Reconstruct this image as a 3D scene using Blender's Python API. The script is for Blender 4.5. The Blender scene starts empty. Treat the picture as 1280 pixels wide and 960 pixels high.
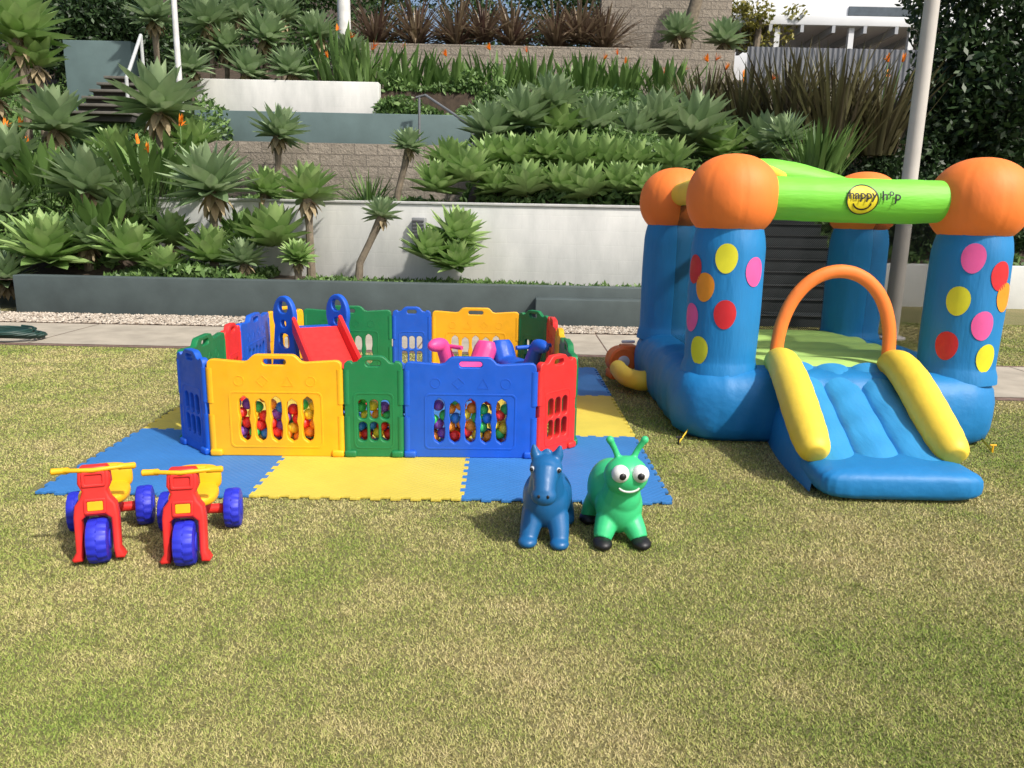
import bpy, math, random
import numpy as np
from mathutils import Vector, Matrix
random.seed(7); rng=np.random.default_rng(7)
S=bpy.context.scene; COL=S.collection
R=math.radians; PI=math.pi
# ---------------------------------------------------------------- camera
F=962.0; H=1.4; P=R(12.4); RO=R(1.2)
fw=Vector((0,math.cos(P),-math.sin(P))); U0=Vector((0,math.sin(P),math.cos(P))); X0=Vector((1,0,0))
rt=X0*math.cos(RO)+U0*math.sin(RO); up=U0*math.cos(RO)-X0*math.sin(RO)
CAM=Vector((0,0,H))
cd=bpy.data.cameras.new('camera'); co=bpy.data.objects.new('camera',cd); COL.objects.link(co)
cd.sensor_width=36; cd.lens=F/1280*36; cd.clip_end=500; cd.clip_start=.05
co.matrix_world=Matrix(((rt.x,up.x,-fw.x,0),(rt.y,up.y,-fw.y,0),(rt.z,up.z,-fw.z,H),(0,0,0,1)))
S.camera=co
def ray(u,v): return fw+rt*((u-640)/F)+up*((480-v)/F)
def atY(u,v,Y): d=ray(u,v); return CAM+d*(Y/d.y)
def atZ(u,v,z=0): d=ray(u,v); return CAM+d*((z-H)/d.z)
# ---------------------------------------------------------------- materials
def newmat(name):
    m=bpy.data.materials.new(name); m.use_nodes=True
    nt=m.node_tree; b=nt.nodes['Principled BSDF']; return m,nt,b
def L(nt,a,b): nt.links.new(a,b)
def mixcol(nt,fac,a,b):
    n=nt.nodes.new('ShaderNodeMix'); n.data_type='RGBA'
    for i,v in ((0,fac),(6,a),(7,b)):
        if isinstance(v,(int,float)): n.inputs[i].default_value=v
        elif isinstance(v,tuple): n.inputs[i].default_value=(*v,1) if len(v)==3 else v
        else: L(nt,v,n.inputs[i])
    return n.outputs[2]
def noise(nt,scale,detail=4,rough=.55,mapscale=None,coord='Object',loc=None):
    tc=nt.nodes.new('ShaderNodeTexCoord'); n=nt.nodes.new('ShaderNodeTexNoise')
    n.inputs['Scale'].default_value=scale; n.inputs['Detail'].default_value=detail; n.inputs['Roughness'].default_value=rough
    src=tc.outputs[coord]
    if mapscale or loc:
        mp=nt.nodes.new('ShaderNodeMapping')
        if mapscale: mp.inputs['Scale'].default_value=mapscale
        if loc: mp.inputs['Location'].default_value=loc
        L(nt,src,mp.inputs[0]); src=mp.outputs[0]
    L(nt,src,n.inputs['Vector']); return n.outputs[0]
def ramp(nt,fac,stops):
    r=nt.nodes.new('ShaderNodeValToRGB'); e=r.color_ramp.elements
    while len(e)<len(stops): e.new(.5)
    for i,(p,c) in enumerate(stops):
        e[i].position=p; e[i].color=(c,c,c,1) if isinstance(c,(int,float)) else (*c,1)
    L(nt,fac,r.inputs[0]); return r.outputs[0]
def bump(nt,b,h,strength,dist=.01):
    n=nt.nodes.new('ShaderNodeBump'); n.inputs['Strength'].default_value=strength; n.inputs['Distance'].default_value=dist
    L(nt,h,n.inputs['Height'])
    pv=b.inputs['Normal'].links
    if pv: L(nt,pv[0].from_socket,n.inputs['Normal'])
    L(nt,n.outputs[0],b.inputs['Normal'])
def dk(c,k): return tuple(min(1,x*k) for x in c)
def plastic(name,c,rough=.46):
    m,nt,b=newmat(name); f=ramp(nt,noise(nt,9,5),[(.35,0),(.7,1)])
    L(nt,mixcol(nt,f,dk(c,.88),c),b.inputs['Base Color'])
    L(nt,ramp(nt,noise(nt,25,4),[(.3,rough-.06),(.7,rough+.14)]),b.inputs['Roughness'])
    bump(nt,b,noise(nt,90,3),.12,.002); bump(nt,b,noise(nt,6,2),.12,.01); return m
def vinyl(name,c,ms=(1,1,1),st=.35,rough=.56):
    m,nt,b=newmat(name)
    f=ramp(nt,noise(nt,4,4),[(.3,0),(.7,1)])
    L(nt,mixcol(nt,f,dk(c,.9),c),b.inputs['Base Color']); b.inputs['Roughness'].default_value=rough
    bump(nt,b,noise(nt,4,3,.5,ms),st,.03); bump(nt,b,noise(nt,15,3,.6,ms),st*.7,.009); bump(nt,b,noise(nt,260,1),.1,.001); return m
def simple(name,c,rough=.6,var=.2,sc=6,bst=.15,metal=0):
    m,nt,b=newmat(name); f=ramp(nt,noise(nt,sc,6),[(.3,0),(.72,1)])
    L(nt,mixcol(nt,f,dk(c,1-var),dk(c,1+var*.4)),b.inputs['Base Color']); b.inputs['Roughness'].default_value=rough
    b.inputs['Metallic'].default_value=metal
    bump(nt,b,noise(nt,sc*12,4),bst,.006); return m
def foliage(name,a,c,tip=None,transl=.25,rough=.5):
    m,nt,b=newmat(name); at=nt.nodes.new('ShaderNodeAttribute'); at.attribute_name='rnd'
    col=mixcol(nt,at.outputs['Fac'],a,c)
    n2=ramp(nt,noise(nt,3,3),[(.35,.0),(.7,.4)])
    col=mixcol(nt,n2,col,dk(a,.9)); L(nt,col,b.inputs['Base Color']); b.inputs['Roughness'].default_value=rough
    if transl<=0: return m
    tr=nt.nodes.new('ShaderNodeBsdfTranslucent'); L(nt,col,tr.inputs[0])
    mx=nt.nodes.new('ShaderNodeMixShader'); mx.inputs[0].default_value=transl
    out=nt.nodes['Material Output']; L(nt,b.outputs[0],mx.inputs[1]); L(nt,tr.outputs[0],mx.inputs[2]); L(nt,mx.outputs[0],out.inputs[0]); return m
YEL=(.92,.44,.008); RED=(.78,.03,.025); BLU=(.008,.10,.58); GRN=(.008,.19,.06)
p_yel=plastic('yellow plastic',YEL); p_red=plastic('red plastic',RED); p_blu=plastic('blue plastic',BLU); p_grn=plastic('green plastic',GRN)
p_pnk=plastic('pink plastic',(.85,.07,.30)); p_dblu=plastic('dark blue plastic',(.02,.03,.55)); p_blk=plastic('black plastic',(.01,.01,.012)); p_wht=plastic('white plastic',(.8,.8,.78)); p_hyel=plastic('handlebar yellow',(.9,.48,.01))
PM={'Y':p_yel,'R':p_red,'B':p_blu,'G':p_grn}
v_blu=vinyl('blue vinyl',(.008,.20,.50),st=.5); v_blc=vinyl('blue column vinyl',(.008,.21,.52),(3,3,.6),.3); v_yel=vinyl('yellow vinyl',(.90,.64,.06)); v_org=vinyl('orange vinyl',(1.0,.235,.035),(1.5,1.5,.8),.2,.62)
v_grn=vinyl('green vinyl',(.20,.68,.05),(.6,3,3),.3); v_flr=vinyl('pale green vinyl',(.42,.64,.17)); v_lbl=vinyl('slide blue vinyl',(.03,.28,.60),(3,.7,1),.4)
q={'Y':plastic('balloon yellow',(.80,.75,.03)),'R':plastic('balloon red',(.65,.02,.03)),'O':plastic('balloon orange',(.95,.33,.02)),'P':plastic('balloon pink',(.85,.11,.37))}
r_blu=plastic('blue rubber',(.010,.12,.32),.4); r_grn=plastic('green rubber',(.05,.58,.22),.4)
concrete=simple('concrete',(.43,.38,.30),.9,.25,3,.3)
slate=simple('painted slate wall',(.075,.10,.10),.7,.25,2.5,.2)
teal=simple('painted teal wall',(.12,.18,.18),.7,.2,2,.2)
bark=simple('trunk bark',(.22,.18,.13),.9,.4,14,.6); dsteel=simple('dark galvanised rail',(.16,.17,.18),.5,.1); psteel=simple('pale galvanised rail',(.5,.52,.52),.5,.1)
polem=simple('pole paint',(.55,.52,.48),.5,.12,3,.05)
def whitewall():
    m,nt,b=newmat('white painted blockwork'); tc=nt.nodes.new('ShaderNodeTexCoord')
    mp=nt.nodes.new('ShaderNodeMapping'); mp.inputs['Rotation'].default_value=(PI/2,0,0); L(nt,tc.outputs['Object'],mp.inputs[0])
    br=nt.nodes.new('ShaderNodeTexBrick'); br.inputs['Scale'].default_value=1; br.inputs['Brick Width'].default_value=.4; br.inputs['Row Height'].default_value=.2; br.inputs['Mortar Size'].default_value=.006
    L(nt,mp.outputs[0],br.inputs[0])
    f=ramp(nt,noise(nt,2.2,6,.65,(1,1,.35)),[(.3,0),(.7,1)])
    c=mixcol(nt,f,(.55,.56,.54),(.76,.76,.73)); L(nt,c,b.inputs['Base Color']); b.inputs['Roughness'].default_value=.8
    inv=nt.nodes.new('ShaderNodeMath'); inv.operation='SUBTRACT'; inv.inputs[0].default_value=1; L(nt,br.outputs['Fac'],inv.inputs[1])
    bump(nt,b,inv.outputs[0],.3,.004); bump(nt,b,noise(nt,40,4),.2,.004); return m
white_wall=whitewall(); plain_white=simple('plain white paint',(.66,.67,.65),.8,.15,1.5,.1)
def blockm(name,c1,c2):
    m,nt,b=newmat(name); tc=nt.nodes.new('ShaderNodeTexCoord')
    mp=nt.nodes.new('ShaderNodeMapping'); mp.inputs['Rotation'].default_value=(PI/2,0,0); L(nt,tc.outputs['Object'],mp.inputs[0])
    br=nt.nodes.new('ShaderNodeTexBrick'); br.inputs['Scale'].default_value=1; br.inputs['Brick Width'].default_value=.42; br.inputs['Row Height'].default_value=.2; br.inputs['Mortar Size'].default_value=.012
    br.inputs['Color1'].default_value=(*c1,1); br.inputs['Color2'].default_value=(*c2,1); br.inputs['Mortar'].default_value=(*dk(c1,.45),1)
    L(nt,mp.outputs[0],br.inputs[0]); f=ramp(nt,noise(nt,9,6,.7),[(.3,0),(.7,1)])
    L(nt,mixcol(nt,f,dk(c1,.6),br.outputs['Color']),b.inputs['Base Color']); b.inputs['Roughness'].default_value=.95
    inv=nt.nodes.new('ShaderNodeMath'); inv.operation='SUBTRACT'; inv.inputs[0].default_value=1; L(nt,br.outputs['Fac'],inv.inputs[1])
    bump(nt,b,inv.outputs[0],.6,.02); bump(nt,b,noise(nt,14,6,.7),.9,.05); return m
stone=blockm('split face block',(.38,.33,.27),(.29,.25,.20))
soil=simple('mulch soil',(.07,.05,.034),.95,.5,9,1)
ag1=foliage('agave leaves',(.17,.27,.13),(.46,.58,.32),rough=.45); ag2=foliage('bright agave leaves',(.17,.31,.08),(.46,.61,.24),rough=.45)
gr1=foliage('strap leaves',(.07,.15,.03),(.22,.36,.10)); fl1=foliage('bronze flax leaves',(.06,.047,.027),(.19,.18,.08)); fl2=foliage('burgundy leaves',(.10,.055,.045),(.34,.27,.17))
dark=foliage('dark tree leaves',(.014,.034,.012),(.06,.12,.035)); mid=foliage('hedge leaves',(.022,.058,.017),(.09,.17,.04)); cover=foliage('cover leaves',(.06,.13,.03),(.23,.37,.11))
flor=foliage('orange petals',(.85,.2,.01),(.98,.38,.04)); palem=foliage('yellow green tree leaves',(.12,.14,.02),(.35,.3,.06))
# ---------------------------------------------------------------- mesh builder
class MB:
    def __init__(s): s.v=[]; s.f=[]; s.r=[]
    def add(s,vs,fs,val=.5):
        o=len(s.v); s.v+= [tuple(p) for p in vs]; s.f+=[tuple(i+o for i in f) for f in fs]; s.r+=[val]*len(vs)
    def mesh(s,me,M=Matrix()):
        s.add([M@v.co for v in me.vertices],[tuple(p.vertices) for p in me.polygons])
    def box(s,c,d,M=None,bev=0):
        x,y,z=[k/2 for k in d]; c=Vector(c)
        if bev<=0:
            vs=[Vector((a*x,b*y,e*z)) for e in(-1,1) for b in(-1,1) for a in(-1,1)]
            fs=[(0,2,3,1),(4,5,7,6),(0,1,5,4),(2,6,7,3),(0,4,6,2),(1,3,7,5)]
        else:
            import bmesh
            bm=bmesh.new(); bmesh.ops.create_cube(bm,size=1)
            for v in bm.verts: v.co=Vector((v.co.x*2*x,v.co.y*2*y,v.co.z*2*z))
            bmesh.ops.bevel(bm,geom=list(bm.edges),offset=bev,segments=3,profile=.5,affect='EDGES')
            bm.verts.index_update(); vs=[v.co.copy() for v in bm.verts]; fs=[tuple(v.index for v in f.verts) for f in bm.faces]; bm.free()
        if M is not None: vs=[M@v for v in vs]
        s.add([v+c for v in vs],fs)
    def tube(s,pts,rad,n=14,cap=True,sx=1,val=.5):
        pts=[Vector(p) for p in pts]
        if isinstance(rad,(int,float)): rad=[rad]*len(pts)
        vs=[];k=len(pts); prev=None
        for i,p in enumerate(pts):
            d=(pts[min(i+1,k-1)]-pts[max(i-1,0)]).normalized()
            if prev is None:
                a=Vector((0,0,1)) if abs(d.z)<.9 else Vector((1,0,0)); a=(a-d*a.dot(d)).normalized()
            else: a=(prev-d*prev.dot(d)).normalized()
            prev=a; b=d.cross(a)
            for j in range(n):
                t=2*PI*j/n; vs.append(p+(a*math.cos(t)+b*math.sin(t)*sx)*rad[i])
        fs=[(i*n+j,i*n+(j+1)%n,(i+1)*n+(j+1)%n,(i+1)*n+j) for i in range(k-1) for j in range(n)]
        if cap: fs+=[tuple(range(n))[::-1],tuple((k-1)*n+j for j in range(n))]
        s.add(vs,fs,val)
    def sup(s,c,rad,e1=1,e2=1,nu=36,nv=20,M=None,fn=None):
        pw=lambda a,e: math.copysign(abs(a)**e,a)
        vs=[];c=Vector(c)
        for i in range(nv+1):
            ph=-PI/2+PI*i/nv
            for j in range(nu):
                th=2*PI*j/nu; k=fn(th,ph) if fn else 1
                p=Vector((rad[0]*pw(math.cos(ph),e1)*pw(math.cos(th),e2)*k,rad[1]*pw(math.cos(ph),e1)*pw(math.sin(th),e2)*k,rad[2]*pw(math.sin(ph),e1)))
                if M is not None: p=M@p
                vs.append(c+p)
        fs=[(i*nu+j,i*nu+(j+1)%nu,(i+1)*nu+(j+1)%nu,(i+1)*nu+j) for i in range(nv) for j in range(nu)]
        s.add(vs,fs)
    def lathe(s,c,prof,n=32,axis='Z',fn=None,cap=True):
        c=Vector(c); vs=[]
        for r,z in prof:
            for j in range(n):
                t=2*PI*j/n; rr=r*(fn(t,z) if fn else 1); a,b=rr*math.cos(t),rr*math.sin(t)
                vs.append(c+(Vector((a,b,z)) if axis=='Z' else Vector((z,a,b)) if axis=='X' else Vector((a,z,b))))
        fs=[(i*n+j,i*n+(j+1)%n,(i+1)*n+(j+1)%n,(i+1)*n+j) for i in range(len(prof)-1) for j in range(n)]
        if cap: fs+=[tuple(range(n))[::-1],tuple((len(prof)-1)*n+j for j in range(n))]
        s.add(vs,fs)
    def leaf(s,base,az,el,Ln,w,droop,val,segs=6,fold=.22,prof='agave'):
        p=Vector(base); side=Vector((-math.sin(az),math.cos(az),0)); vs=[]
        for i in range(segs+1):
            t=i/segs; e=el-droop*t
            d=Vector((math.cos(az)*math.cos(e),math.sin(az)*math.cos(e),math.sin(e))); nrm=side.cross(d)*-1
            if prof=='agave': ww=w*max(0.0,math.sin(PI*(t*.8+.2)))**.95
            elif prof=='paddle': ww=w*(.08 if t<.5 else max(.02,math.sin(PI*(t-.5)*2*.96+.1)))
            else: ww=w*(1-t**3)*.98+.001
            vs+= [p+side*ww*.5+nrm*fold*ww, p, p-side*ww*.5+nrm*fold*ww]
            p=p+d*(Ln/segs)
        fs=[]
        for i in range(segs):
            a=i*3; fs+=[(a,a+1,a+4,a+3),(a+1,a+2,a+5,a+4)]
        s.add(vs,fs,val)
    def build(s,name,mat,parent=None,ang=38,loc=None):
        me=bpy.data.meshes.new(name); me.from_pydata(s.v,[],s.f); me.update()
        me.polygons.foreach_set('use_smooth',[True]*len(me.polygons))
        if ang: me.set_sharp_from_angle(angle=R(ang))
        a=me.attributes.new('rnd','FLOAT','POINT'); a.data.foreach_set('value',s.r)
        return link(name,me,mat,parent,loc)
def link(name,me,mat,parent=None,loc=None):
    if mat and not me.materials: me.materials.append(mat)
    o=bpy.data.objects.new(name,me); COL.objects.link(o); o.parent=parent
    if loc: o.location=loc
    return o
def thing(name,label,cat,loc=(0,0,0),rz=0,group=None):
    o=bpy.data.objects.new(name,None); COL.objects.link(o); o.empty_display_size=.1; o.location=loc; o.rotation_euler=(0,0,rz)
    o['label']=label;o['category']=cat
    if group:o['group']=group
    return o
def tag(o,label,cat,group=None):
    o['label']=label;o['category']=cat
    if group:o['group']=group
    return o
def struct(o): o['kind']='structure'; return o
def flat(outline,holes,depth,bev=.004,res=2):
    cu=bpy.data.curves.new('c','CURVE'); cu.dimensions='2D'; cu.fill_mode='BOTH'; cu.extrude=max(depth/2-bev,0); cu.bevel_depth=bev; cu.bevel_resolution=res; cu.offset=-bev
    for pl in [outline]+list(holes):
        sp=cu.splines.new('POLY'); sp.points.add(len(pl)-1); sp.use_cyclic_u=True
        for i,(x,y) in enumerate(pl): sp.points[i].co=(x,y,0,1)
    o=bpy.data.objects.new('c',cu); COL.objects.link(o); dg=bpy.context.evaluated_depsgraph_get(); dg.update()
    me=bpy.data.meshes.new_from_object(o.evaluated_get(dg)); bpy.data.objects.remove(o); bpy.data.curves.remove(cu); return me
def textmesh(t,size,ext=.001,sh=0):
    cu=bpy.data.curves.new('t','FONT'); cu.body=t; cu.size=size; cu.extrude=ext; cu.align_x='CENTER'; cu.align_y='CENTER'; cu.offset=sh
    o=bpy.data.objects.new('t',cu); COL.objects.link(o); dg=bpy.context.evaluated_depsgraph_get(); dg.update()
    me=bpy.data.meshes.new_from_object(o.evaluated_get(dg)); bpy.data.objects.remove(o); bpy.data.curves.remove(cu); return me
STAND=Matrix.Rotation(PI/2,4,'X')
def rrect(cx,cy,w,h,r,n=5):
    out=[]
    for sx,sy,a0 in ((1,-1,-90),(1,1,0),(-1,1,90),(-1,-1,180)):
        for i in range(n+1):
            a=R(a0+90*i/n); out.append((cx+sx*(w/2-r)+r*math.cos(a),cy+sy*(h/2-r)+r*math.sin(a)))
    return out
def remesh(mb,name,mat,parent,vox=.006,it=6):
    me=bpy.data.meshes.new('r'); me.from_pydata(mb.v,[],mb.f); me.update()
    o=bpy.data.objects.new('r',me); COL.objects.link(o)
    m=o.modifiers.new('r','REMESH'); m.mode='VOXEL'; m.voxel_size=vox
    m=o.modifiers.new('s','SMOOTH'); m.factor=.6; m.iterations=it
    dg=bpy.context.evaluated_depsgraph_get(); dg.update()
    m2=bpy.data.meshes.new_from_object(o.evaluated_get(dg)); bpy.data.objects.remove(o)
    m2.polygons.foreach_set('use_smooth',[True]*len(m2.polygons)); m2.name=name
    return link(name,m2,mat,parent)
def mesh_np(name,v,k,mat,rnd=None):
    n=len(v)//k; me=bpy.data.meshes.new(name)
    me.vertices.add(len(v)); me.vertices.foreach_set('co',v.astype(np.float32).ravel())
    me.loops.add(len(v)); me.loops.foreach_set('vertex_index',np.arange(len(v),dtype=np.int32))
    me.polygons.add(n); me.polygons.foreach_set('loop_start',np.arange(n,dtype=np.int32)*k)
    me.update(calc_edges=True); me.validate()
    if rnd is not None:
        a=me.attributes.new('rnd','FLOAT','POINT'); a.data.foreach_set('value',np.repeat(rnd,k).astype(np.float32))
    return link(name,me,mat)
def rand_leaves(c,size,flatz=1.0,asp=.45):
    n=len(c); a=rng.normal(size=(n,3)); a[:,2]*=flatz; a/=np.linalg.norm(a,axis=1)[:,None]
    b=rng.normal(size=(n,3)); b-=a*np.sum(a*b,axis=1)[:,None]; b/=np.linalg.norm(b,axis=1)[:,None]
    s=(size*rng.uniform(.6,1.3,n))[:,None]
    return np.stack([c-a*s*.5,c+b*s*asp*.5,c+a*s*.5,c-b*s*asp*.5],axis=1).reshape(-1,3)
def cloud_pts(blobs,n):
    vol=np.array([b[3]*b[4]*b[5] for b in blobs])**.7; vol/=vol.sum(); out=[]
    for b,w in zip(blobs,vol):
        k=max(10,int(n*w)); d=rng.normal(size=(k,3)); d/=np.linalg.norm(d,axis=1)[:,None]
        r=rng.uniform(.55,1.08,k)**.6
        out.append(np.array(b[:3])+d*r[:,None]*np.array(b[3:6]))
    return np.concatenate(out)
def clumps(c,rad,n,sub=.35):
    out=[]
    for i in range(n):
        d=Vector((random.gauss(0,1),random.gauss(0,1),random.gauss(0,1))).normalized()*random.uniform(.3,1)
        s=random.uniform(.6,1.2)*sub; out.append((c[0]+d.x*rad[0],c[1]+d.y*rad[1],c[2]+d.z*rad[2],rad[0]*s+.1,rad[1]*s+.1,rad[2]*s+.1))
    return out
# ================================================================ SETTING
WY=lambda x: 12.1+(x+4.7)*(-1.1/5.95)          # line of the white wall
def terr(x,y):
    if x<-5.75: z=.42+max(0,y-11)*.42
    elif x<2.6:
        wy=WY(x)+.34
        if y<wy: z=.42
        else:
            k=min(1,max(0,(x+1.0)/.5)); a=1.42 if y<14.78 else 2.5 if y<16.78 else 3.3 if y<17.85 else 4.0
            b=1.42+min(5.5,y-wy)*.42; z=a*(1-k)+b*k
    elif x<4.95: z=-.05 if y<13.0 else 1.5+(y-13.0)*.3
    else: z=-.05 if y<13.5 else .62+(y-13.5)*.35
    if y>18.7: z=max(z,3.9)
    return z
g=MB(); nx,ny=150,150; xs=np.linspace(-16,16,nx); ys=np.linspace(10.25,34,ny)
g.add([(x,y,terr(x,y)) for y in ys for x in xs],[(j*nx+i,j*nx+i+1,(j+1)*nx+i+1,(j+1)*nx+i) for j in range(ny-1) for i in range(nx-1)])
struct(g.build('terraced_bank',soil,ang=20))
# lawn
def patch(nt):
    a=ramp(nt,noise(nt,.75,7,.62),[(.34,0),(.62,1)]); b_=ramp(nt,noise(nt,3.2,6,.7,None,'Object',(5,3,0)),[(.32,0),(.68,1)])
    return mixcol(nt,.42,a,b_)
m,nt,b=newmat('lawn soil')
c=mixcol(nt,patch(nt),(.16,.19,.05),(.36,.29,.14)); f2=ramp(nt,noise(nt,60,5,.7),[(.3,0),(.7,1)])
L(nt,mixcol(nt,f2,(.15,.14,.055),c),b.inputs['Base Color']); b.inputs['Roughness'].default_value=1; bump(nt,b,noise(nt,120,5,.7),.7,.015)
g=MB(); g.add([(-120,-40,0),(120,-40,0),(120,200,0),(-120,200,0)],[(0,1,2,3)]); struct(g.build('lawn',m))
m,nt,b=newmat('grass blades'); at=nt.nodes.new('ShaderNodeAttribute'); at.attribute_name='rnd'
ad=nt.nodes.new('ShaderNodeMath'); ad.operation='MULTIPLY_ADD'; L(nt,patch(nt),ad.inputs[0]); ad.inputs[1].default_value=.70
at2=nt.nodes.new('ShaderNodeMath'); at2.operation='MULTIPLY'; L(nt,at.outputs['Fac'],at2.inputs[0]); at2.inputs[1].default_value=.34; L(nt,at2.outputs[0],ad.inputs[2])
c=ramp(nt,ad.outputs[0],[(.10,(.16,.26,.045)),(.38,(.29,.35,.08)),(.62,(.48,.44,.18)),(1,(.68,.56,.32))])
L(nt,c,b.inputs['Base Color']); b.inputs['Roughness'].default_value=.8; b.inputs['Specular IOR Level'].default_value=.2
def poff(x):
    t=np.clip((np.asarray(x)-2.2)/1.7,0,1); return -1.6*(t*t*(3-2*t))
NB=1050000
y=1.2*np.exp(rng.uniform(0,1,NB)*math.log(11.0/1.2)); x=rng.uniform(-1,1,NB)*(.76*y+.8)
keep=~((x>-2.40)&(x<.80)&(y>3.63)&(y<7.0)) & ~((x>1.15)&(x<3.1)&(y>4.85)&(y<6.85)) & ~((x>1.68)&(x<2.38)&(y>3.85)&(y<5))
keep&=((y<7.72+poff(x)-.03)|((x>2.9)&(y>9.3+poff(x))))
x=x[keep];y=y[keep]; n=len(x)
h=rng.uniform(.0035,.0105,n)*(1+.16*y/4); w=.0006+.00065*y; az=rng.uniform(0,2*PI,n); ln=rng.uniform(.2,1.5,n)
a2=rng.uniform(0,2*PI,n)
v=np.zeros((n,3,3)); v[:,0,0]=x-np.cos(az)*w;v[:,0,1]=y-np.sin(az)*w; v[:,1,0]=x+np.cos(az)*w;v[:,1,1]=y+np.sin(az)*w
v[:,2,0]=x+np.cos(a2)*h*ln;v[:,2,1]=y+np.sin(a2)*h*ln;v[:,2,2]=h
o=mesh_np('grass',v.reshape(-1,3),3,m,rng.uniform(0,1,n)); tag(o,'short patchy green and straw coloured turf of the lawn','grass'); o['kind']='stuff'
# path, gravel
def band(y0,y1,z,x0,x1,step,gap,name,mat):
    g=MB(); i=0
    while x0+i*step<x1-.01:
        a=x0+i*step+gap; e=x0+(i+1)*step-gap; k=6; vs=[]
        for j in range(k+1):
            xx=a+(e-a)*j/k; o_=float(poff(xx)); vs+=[(xx,y0+o_,z),(xx,y1+o_,z)]
        g.add(vs,[(2*j,2*j+2,2*j+3,2*j+1) for j in range(k)]); i+=1
    return struct(g.build(name,mat,ang=0))
band(7.82,9.22,.008,-13,13,2,.008,'footpath',concrete)
band(7.72,9.3,.004,-13,13,2,0,'path_edging',simple('brick edging',(.2,.13,.10),.9,.4,12,.5))
g=MB(); g.add([(-13,9.3,.008),(2.2,9.3,.008),(2.6,10.2,.008),(-13,10.2,.008)],[(0,1,2,3)]); struct(g.build('gravel_strip',simple('gravel bed',(.22,.19,.16),.95,.5,50,1)))
n=9000; px=rng.uniform(-8,2.4,n); py=rng.uniform(9.22,10.05,n); c=np.stack([px,py,np.full(n,.02)],1)
ico=[Vector(p) for p in ((1,0,0),(-1,0,0),(0,1,0),(0,-1,0),(0,0,1),(0,0,-1))]; fc=[(0,2,4),(2,1,4),(1,3,4),(3,0,4),(2,0,5),(1,2,5),(3,1,5),(0,3,5)]
iv=np.array([[ico[i] for i in f] for f in fc]).reshape(-1,3); sc=rng.uniform(.012,.028,(n,1,3)); sc[:,:,2]*=.6
vv=c[:,None,:]+iv[None]*sc; o=mesh_np('gravel',vv.reshape(-1,3),3,foliage('pebble stones',(.25,.2,.15),(.62,.56,.47),transl=0,rough=.9),np.repeat(rng.uniform(0,1,n),8)); tag(o,'pale pebbles strewn along the foot of the planter wall','gravel'); o['kind']='stuff'
# walls
def wallbox(name,x0,x1,y0,y1,z0,z1,mat,label,cat='wall',bev=.012):
    g=MB(); g.box(((x0+x1)/2,(y0+y1)/2,(z0+z1)/2),(x1-x0,y1-y0,z1-z0),bev=bev); return tag(g.build(name,mat),label,cat)
wallbox('planter_wall',-6.55,2.62,10.08,10.28,-.05,.5,slate,'long low dark slate planter wall behind the gravel strip')
wallbox('low_bench_wall',.28,2.6,9.82,10.07,-.05,.36,slate,'short lower slate ledge in front of the planter wall right of the playpen')
wallbox('end_wall',-9,-6.6,9.6,9.85,-.05,.45,teal,'pale grey green wall end at the left edge of the photo')
def angwall(name,x0,x1,z0,z1,mat,label,th=.22,capm=None):
    a=Vector((x0,WY(x0),0)); b_=Vector((x1,WY(x1),0)); d=b_-a; ang=math.atan2(d.y,d.x)
    t=thing(name,label,'wall',((a+b_)/2),ang); g=MB(); g.box((0,th/2,(z0+z1)/2),(d.length,th,z1-z0),bev=.01); g.build('wall_face',mat,t)
    if capm: g=MB(); g.box((0,th/2,z1+.02),(d.length+.02,th+.04,.04),bev=.008); g.build('coping',capm,t)
    return t
angwall('white_wall',-5.6,2.62,.3,1.52,white_wall,'long white painted block retaining wall behind the lower bed',capm=simple('coping paint',(.6,.6,.58),.8))
g=MB(); g.box((2.62+.1,11.9,.75),(.2,3.6,1.5),bev=.01); tag(g.build('stair_side_wall',teal),'teal side wall beside the steps behind the bouncy castle','wall')
wallbox('block_wall',-6.2,-.75,14.5,14.8,1.3,2.6,stone,'brown split block retaining wall above the left of the white wall')
wallbox('teal_wall',-6.6,-.55,16.5,16.75,2.3,3.36,teal,'teal rendered wall above the brown block wall')
wallbox('white_planter_wall',-7.2,-3.0,17.5,17.8,3.1,4.12,white_wall,'white upper planter wall under the small agaves')
wallbox('upper_block_wall',-4.2,5.3,20.2,20.5,3.6,5.45,stone,'long brown block wall across the top of the garden')
wallbox('top_block_wall',2.15,5.6,22,22.4,5,7.6,stone,'tall brown block wall at the top above the upper block wall')
wallbox('right_white_wall',5.0,12,13.2,13.45,-.05,.72,plain_white,'low white wall at the right edge behind the bouncy castle')
xa=atY(84,80,17.3).x; xb=atY(168,80,17.3).x
wallbox('left_teal_wall',xa,xb,17.2,17.5,3,atY(130,52,17.3).z,teal,'teal wall behind the tall agaves at upper left')
# steps
t=thing('garden_steps','dark garden steps seen through the bouncy castle net','steps',(3.83,10.3,0))
stepm=simple('step paint',(.05,.06,.062),.8,.2); nosm=simple('step nosing',(.085,.09,.09),.8,.2)
for i in range(9):
    g=MB(); g.box((0,.3*i+.6,.085+.17*i-.02),(2.1,.9 if i else 1.2,.17),bev=.006); s_=g.build('step',stepm,t)
    g=MB(); g.box((0,.3*i+.15+(.0 if i else -.15),.17*i+.152),(2.11,.05,.012)); g.build('nosing',nosm,s_)
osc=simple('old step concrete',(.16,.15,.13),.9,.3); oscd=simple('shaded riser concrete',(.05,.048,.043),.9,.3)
t=thing('upper_steps','flight of dark concrete steps at upper left beside the teal wall','steps',tuple(atY(128,152,15)),0)
for i in range(6):
    g=MB(); g.box((0,.3*i+.12,.06+.17*i),(1.15,.3,.11)); s_=g.build('riser',oscd,t)
    g=MB(); g.box((0,.3*i+.06,.145+.17*i),(1.2,.4,.05),bev=.008); g.build('tread',osc,t)
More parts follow.
